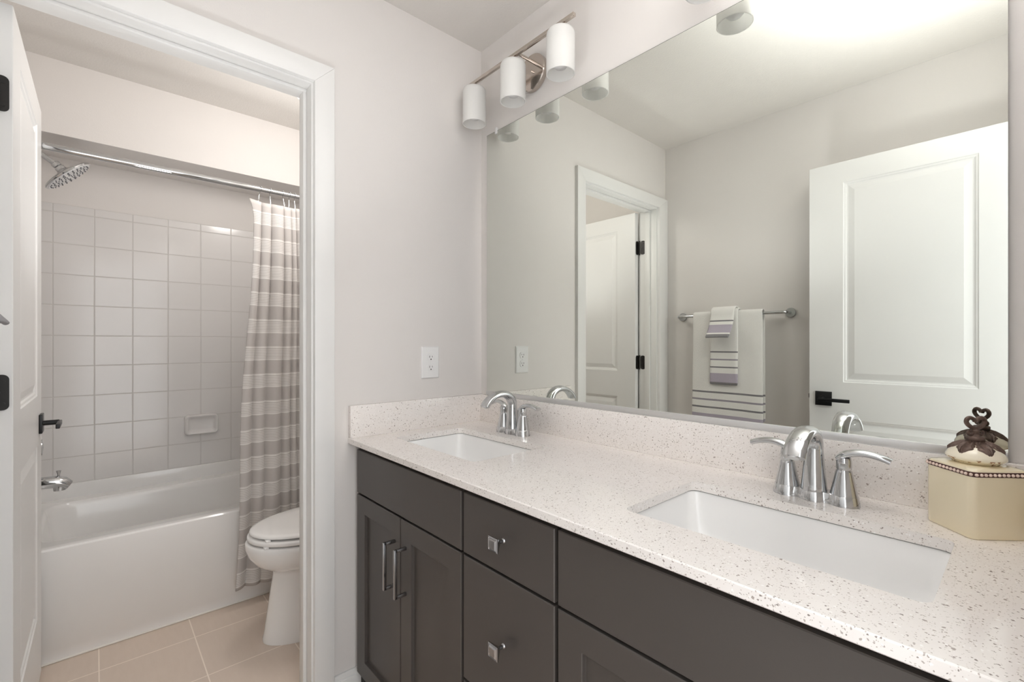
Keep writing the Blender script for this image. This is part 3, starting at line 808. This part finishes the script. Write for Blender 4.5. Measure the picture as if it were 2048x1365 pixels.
# raised tiling lip along the walls
box(b, TX0, TX0 + 0.016, TY0, TY1, TH - 0.004, 0.503, 0.005); box(b, TX0, TX1 - 0.04, TY0, TY0 + 0.012, TH - 0.004, 0.503, 0.004); box(b, TX0, TX1 - 0.04, TY1 - 0.012, TY1, TH - 0.004, 0.503, 0.004)
tub = obj('bathtub', b, 'tub', None, 40); tag(tub, 'white alcove bathtub below the white tile wall', 'bathtub')
ORG['bathtub'] = Vector((0, 0, 0))
b = bmn(); tube(b, [(-0.8845, TY0 + 0.01, 0.004), (-0.8845, TY1 - 0.01, 0.004)], 0.004, 8); o = obj('caulk_bead', b, 'caulk', tub)
b = bmn(); lathe(b, [(0.03, 0), (0.028, 0.003), (0.012, 0.004), (0, 0.004)], (-1.255, -1.0, 0.0805), seg=24, cap1=False); obj('drain', b, 'chrome', tub)

# tub spout, valve, shower head
c = thing('tub_spout', (-1.255, -W + 0.007, 0.60), 'chrome tub spout with diverter knob, low on the shower wall', 'tub spout')
b = bmn(); y0 = -W + 0.0075
pth = [(-1.255, y0, 0.602), (-1.255, y0 + 0.02, 0.602), (-1.255, -1.39, 0.602), (-1.255, -1.35, 0.600), (-1.255, -1.325, 0.592), (-1.255, -1.306, 0.578)]
tube(b, pth, [0.030, 0.026, 0.0255, 0.026, 0.0255, 0.019], 24); tube(b, [(-1.255, -1.337, 0.60), (-1.255, -1.337, 0.562)], [0.023, 0.020], 22); sp = obj('body', b, 'chrome', c, 50)
b = bmn(); lathe(b, [(0.0045, 0), (0.0045, 0.014), (0.0085, 0.028), (0.0085, 0.031), (0, 0.032)], (-1.255, -1.340, 0.617), seg=18, cap1=False); obj('diverter_knob', b, 'chrome', c)
c = thing('shower_valve', (-1.255, -W + 0.007, 0.76), 'chrome shower valve above the tub spout, half hidden by the toilet-room door', 'valve')
b = bmn(); lathe(b, [(0.085, 0), (0.083, 0.006), (0.06, 0.013), (0.03, 0.018), (0.026, 0.06), (0.022, 0.062)], (-1.255, -W + 0.0075, 0.755), (0, 1, 0), 40); obj('escutcheon', b, 'chrome', c)
b = bmn(); lathe(b, [(0.022, 0.058), (0.038, 0.066), (0.040, 0.10), (0.034, 0.118), (0, 0.122)], (-1.255, -W + 0.0075, 0.755), (0, 1, 0), 32, cap1=False); obj('handle', b, 'chrome', c)
c = thing('rain_shower', (-1.255, -W, 2.03), 'round chrome rain shower head on an angled arm under the bulkhead', 'shower head')
cen = Vector((-1.255, -1.3115, 1.936)); nrm = Vector((-0.03, 0.69, -0.72)).normalized()
b = bmn(); back = cen - nrm * 0.032
tube(b, bez([(-1.255, -W + 0.0005, 2.035), (-1.255, -1.45, 2.05), (-1.255, -1.41, 2.02), tuple(back - nrm * 0.02)], 14), 0.0105, 16); lathe(b, [(0.03, 0), (0.028, 0.006), (0.012, 0.01)], (-1.255, -W + 0.0005, 2.035), (0, 1, 0), 24); obj('arm', b, 'chrome', c, 50)
b = bmn(); lathe(b, [(0.013, -0.062), (0.017, -0.058), (0.017, -0.045), (0.014, -0.044), (0.019, -0.038), (0.019, -0.028), (0.030, -0.020), (0.070, -0.011), (0.094, -0.004), (0.098, 0.001), (0.096, 0.005), (0.090, 0.006)], cen, nrm, 48, True, True); hdp = obj('head', b, 'chrome', c, 50)
b = bmn(); lathe(b, [(0.0905, 0.004), (0.089, 0.0075), (0.0, 0.0085)], cen, nrm, 48, True, False); fp = obj('spray_plate', b, 'spray', c, 50)
b = bmn(); u, v = frame_of(nrm)
for rr, nn in ((0.018, 6), (0.034, 10), (0.050, 16), (0.066, 20), (0.081, 26)):
    for k in range(nn):
        a = 2 * PI * k / nn + rr * 40; p = cen + (u * math.cos(a) + v * math.sin(a)) * rr + nrm * 0.0075
        lathe(b, [(0.0027, 0), (0.0020, 0.004), (0.0015, 0.0042)], p, nrm, 7)
obj('nozzles', b, 'nozzle', fp, 40)

# soap dish
c0 = Vector((XT + 0.0072, -0.769, 0.738))
b = bmn()
def yz(i, d, r, zs=0): return [(c0.x + d, c0.y + p[0], c0.z + p[1]) for p in rrect(-0.081 + i, 0.081 - i, -0.056 + i + zs, 0.056 - i, 0, r, 6)]
loft(b, [yz(0.0, 0.0, 0.018), yz(0.0, 0.022, 0.018), yz(0.003, 0.038, 0.018), yz(0.007, 0.044, 0.016), yz(0.012, 0.043, 0.014), yz(0.019, 0.032, 0.012), yz(0.024, 0.026, 0.010), yz(0.03, 0.024, 0.010)])
o = obj('soap_dish', b, 'tile', None, 50); tag(o, 'white ceramic soap dish set in the tub tile wall', 'soap dish')

# ------------------------------------------------------------------ curtain rod, hooks, curtain
XC = -0.872; ZR = 1.929
c = thing('curtain_rod', (XC, -0.75, ZR), 'chrome curtain rod across the tub below the bulkhead', 'curtain rod')
b = bmn(); tube(b, [(XC, -W + 0.001, ZR), (XC, -0.645, ZR)], 0.0130, 20); obj('outer_tube', b, 'chrome', c, 40)
b = bmn(); tube(b, [(XC, -0.65, ZR), (XC, -0.001, ZR)], 0.0105, 20); obj('inner_tube', b, 'chrome', c, 40)
for y, s in ((-W + 0.0005, 1), (-0.0005, -1)):
    b = bmn(); lathe(b, [(0.028, 0), (0.028, 0.008), (0.018, 0.022), (0.014, 0.03)], (XC, y, ZR), (0, s, 0), 28); obj('end_cap', b, 'chrome', c, 40)

hooks = [-0.638, -0.597, -0.541, -0.509, -0.486, -0.43]
YL0, YR0 = -0.672, -0.300


def curtain():
    b = bmn(); uvl = b.loops.layers.uv.new('UVMap')
    ns, nz = 150, 90; zt, zb = 1.868, 0.092
    V = []
    for j in range(nz + 1):
        u = j / nz; z = zt + (zb - zt) * u; row = []
        yl = YL0 - 0.088 * u ** 0.9 + 0.008 * math.sin(u * 9); yr = YR0 + 0.10 * u
        am = 0.010 + 0.018 * min(1, u * 6) ; am *= (1 - 0.35 * u)
        for i in range(ns + 1):
            s = i / ns
            y = yl + (yr - yl) * s
            kn = [YL0 - 0.012] + hooks + [-0.385, -0.345, YR0 + 0.01]; y_ = YL0 + (YR0 - YL0) * s + 0.006 * math.sin(u * 7 + s * 5) * u
            m_ = max(0, min(len(kn) - 2, sum(1 for q in kn[1:] if y_ > q))); q = (y_ - kn[m_]) / (kn[m_ + 1] - kn[m_]); q = min(1, max(0, q))
            bul = abs(math.sin(PI * q)) ** (0.45 + 0.5 * min(1, u * 3)); wide = (kn[m_ + 1] - kn[m_]) / 0.05
            am = (0.020 + 0.012 * min(1, u * 5)) * (1 - 0.25 * u) * min(1.3, 0.45 + 0.6 * wide)
            x = XC + 0.006 + 0.036 * u ** 0.7 + am * bul + 0.006 * math.sin(s * 23 + 3 * u) * u
            y += 0.010 * (q - 0.5) * bul * (1 if m_ % 2 else 0.3)
            zz = z
            if u < 0.06:
                zz += -0.007 * bul * (1 - u / 0.06)
                if s < 0.09: y -= 0.020 * (1 - s / 0.09) * (1 - u / 0.06) ** 2; zz += 0.010 * (1 - s / 0.09) * (1 - u / 0.06)
            zz += 0.006 * noise.noise(Vector((s * 7, u * 2, 1)))* u
            x = max(x, XC + 0.004 + (0.010 if z < 0.45 else 0)); row.append((x, y, zz))
        V.append(row)
    W_ = [[b.verts.new(p) for p in r] for r in V]
    for j in range(nz):
        for i in range(ns):
            f = b.faces.new((W_[j][i], W_[j][i + 1], W_[j + 1][i + 1], W_[j + 1][i]))
            for l, (jj, ii) in zip(f.loops, ((j, i), (j, i + 1), (j + 1, i + 1), (j + 1, i))): l[uvl].uv = (ii / ns * 0.9, 1.821 + 10 * 0.127 * 0 - (zt + (zb - zt) * jj / nz) + 0.127)
    return b


o = obj('shower_curtain', curtain(), 'curtain', None, 180); tag(o, 'grey and white striped shower curtain drawn to the toilet end of the tub', 'shower curtain')
o.modifiers.new('thickness', 'SOLIDIFY').thickness = 0.0008
names_ = ['first', 'second', 'third', 'fourth', 'fifth', 'sixth']
for k, y in enumerate(hooks[:5]):
    b = bmn(); x = XC; R = 0.0135; lean = -0.012 if k == 0 else 0.006 * ((k % 3) - 1)
    pts = [(x + R * math.cos(a), y, ZR + R * math.sin(a)) for a in [math.radians(d) for d in range(-40, 215, 15)]]
    low = [(x - R * 0.4 + 0.0, y + lean * 0.6, ZR - 0.028), (x + 0.002, y + lean, ZR - 0.062), (x + 0.006, y + lean, ZR - 0.072), (x + 0.011, y + lean, ZR - 0.066), (x + 0.011, y + lean, ZR - 0.050)]
    tube(b, pts + low, 0.0013, 8)
    for a in (60, 90, 120): bmesh.ops.create_icosphere(b, subdivisions=1, radius=0.0027, matrix=Matrix.Translation((x + R * math.cos(math.radians(a)), y, ZR + R * math.sin(math.radians(a)))))
    tag(obj('curtain_hook', b, 'chrome', None, 60), f'thin chrome curtain hook, {names_[k]} from the free edge of the striped curtain', 'curtain hook', 'chrome hooks on the curtain rod')

# ------------------------------------------------------------------ toilet
TC = -0.495
c = thing('toilet', (TC, -0.40, 0), 'white toilet with closed lid beside the striped shower curtain', 'toilet')


def egg(yf, yb, hw, z, p=1.0, k=48):
    out = []; yc = yf + min(0.27, (yb - yf) * 0.5)
    for i in range(k):
        a = 2 * PI * i / k; x = math.cos(a); y = math.sin(a)
        out.append((TC + hw * math.copysign(abs(x) ** p, x), yc + (y * (yc - yf) if y < 0 else math.copysign(abs(y) ** 0.7, y) * (yb - yc)), z))
    return out


b = bmn()
loft(b, [egg(-0.722, -0.20, 0.120, 0.0005), egg(-0.722, -0.20, 0.120, 0.012), egg(-0.715, -0.20, 0.113, 0.04), egg(-0.700, -0.18, 0.105, 0.15), egg(-0.684, -0.16, 0.096, 0.26), egg(-0.685, -0.14, 0.100, 0.278), egg(-0.712, -0.13, 0.128, 0.292), egg(-0.748, -0.12, 0.156, 0.318), egg(-0.772, -0.10, 0.174, 0.352), egg(-0.783, -0.09, 0.182, 0.385), egg(-0.783, -0.09, 0.182, 0.4035), egg(-0.779, -0.09, 0.178, 0.4080), egg(-0.770, -0.09, 0.170, 0.4085)])
obj('bowl', b, 'china', c, 60)
b = bmn(); loft(b, [egg(-0.768, -0.27, 0.172, 0.4155), egg(-0.773, -0.27, 0.180, 0.4160), egg(-0.776, -0.27, 0.183, 0.4185), egg(-0.776, -0.27, 0.183, 0.4290), egg(-0.772, -0.27, 0.179, 0.4330), egg(-0.764, -0.27, 0.171, 0.4340)])
for a in (-0.09, 0.09): box(b, TC + a - 0.012, TC + a + 0.012, -0.742, -0.725, 0.4082, 0.4165, 0.002)
obj('seat', b, 'china', c, 60)
b = bmn(); loft(b, [egg(-0.758, -0.25, 0.165, 0.4405), egg(-0.764, -0.25, 0.173, 0.4410), egg(-0.768, -0.25, 0.177, 0.4430), egg(-0.768, -0.25, 0.177, 0.4480), egg(-0.764, -0.25, 0.173, 0.4525), egg(-0.750, -0.25, 0.160, 0.4560), egg(-0.68, -0.26, 0.11, 0.4585)])
for a in (-0.09, 0.09): box(b, TC + a - 0.012, TC + a + 0.012, -0.735, -0.718, 0.4335, 0.4410, 0.002)
for s in (-0.06, 0.06): tube(b, [(TC + s - 0.02, -0.255, 0.447), (TC + s + 0.02, -0.255, 0.447)], 0.010, 12)
obj('lid', b, 'china', c, 60)
b = bmn(); loft(b, [rrect(TC - 0.185, TC + 0.185, -0.195, -0.015, 0.400, 0.03), rrect(TC - 0.20, TC + 0.20, -0.212, -0.012, 0.44, 0.03), rrect(TC - 0.215, TC + 0.215, -0.218, -0.010, 0.74, 0.03)]); obj('tank', b, 'china', c, 50)
b = bmn(); loft(b, [rrect(TC - 0.222, TC + 0.222, -0.226, -0.008, 0.742, 0.03), rrect(TC - 0.226, TC + 0.226, -0.23, -0.006, 0.752, 0.03), rrect(TC - 0.226, TC + 0.226, -0.23, -0.006, 0.772, 0.03), rrect(TC - 0.216, TC + 0.216, -0.22, -0.012, 0.78, 0.03)]); obj('tank_lid', b, 'china', c, 50)
b = bmn(); lathe(b, [(0.012, 0), (0.012, 0.012), (0.008, 0.014)], (TC + 0.15, -0.2165, 0.69), (0, -1, 0), 18); box(b, TC + 0.07, TC + 0.158, -0.240, -0.231, 0.680, 0.694, 0.003); obj('flush_lever', b, 'chrome', c, 40)

# ------------------------------------------------------------------ ceiling light of the toilet room
LX, LY = -0.54, -0.46
c = thing('ceiling_light', (LX, LY, H), 'round white flush ceiling light in the toilet room, peeking past the door head', 'ceiling light')
b = bmn(); lathe(b, [(0.150, -0.0005), (0.155, -0.006), (0.155, -0.022), (0.147, -0.024)], (LX, LY, H), seg=40); obj('rim', b, 'nickel', c, 40)
b = bmn(); lathe(b, [(0.148, -0.022), (0.149, -0.118), (0.144, -0.126), (0.10, -0.136), (0.05, -0.140), (0.0, -0.141)], (LX, LY, H), seg=48, cap1=False); obj('glass_shade', b, 'glow', c, 60)
lamp('ceiling_light_lamp', 'POINT', (LX, LY, H - 0.23), 13, (1, 0.965, 0.93), shadow_soft_size=0.12)
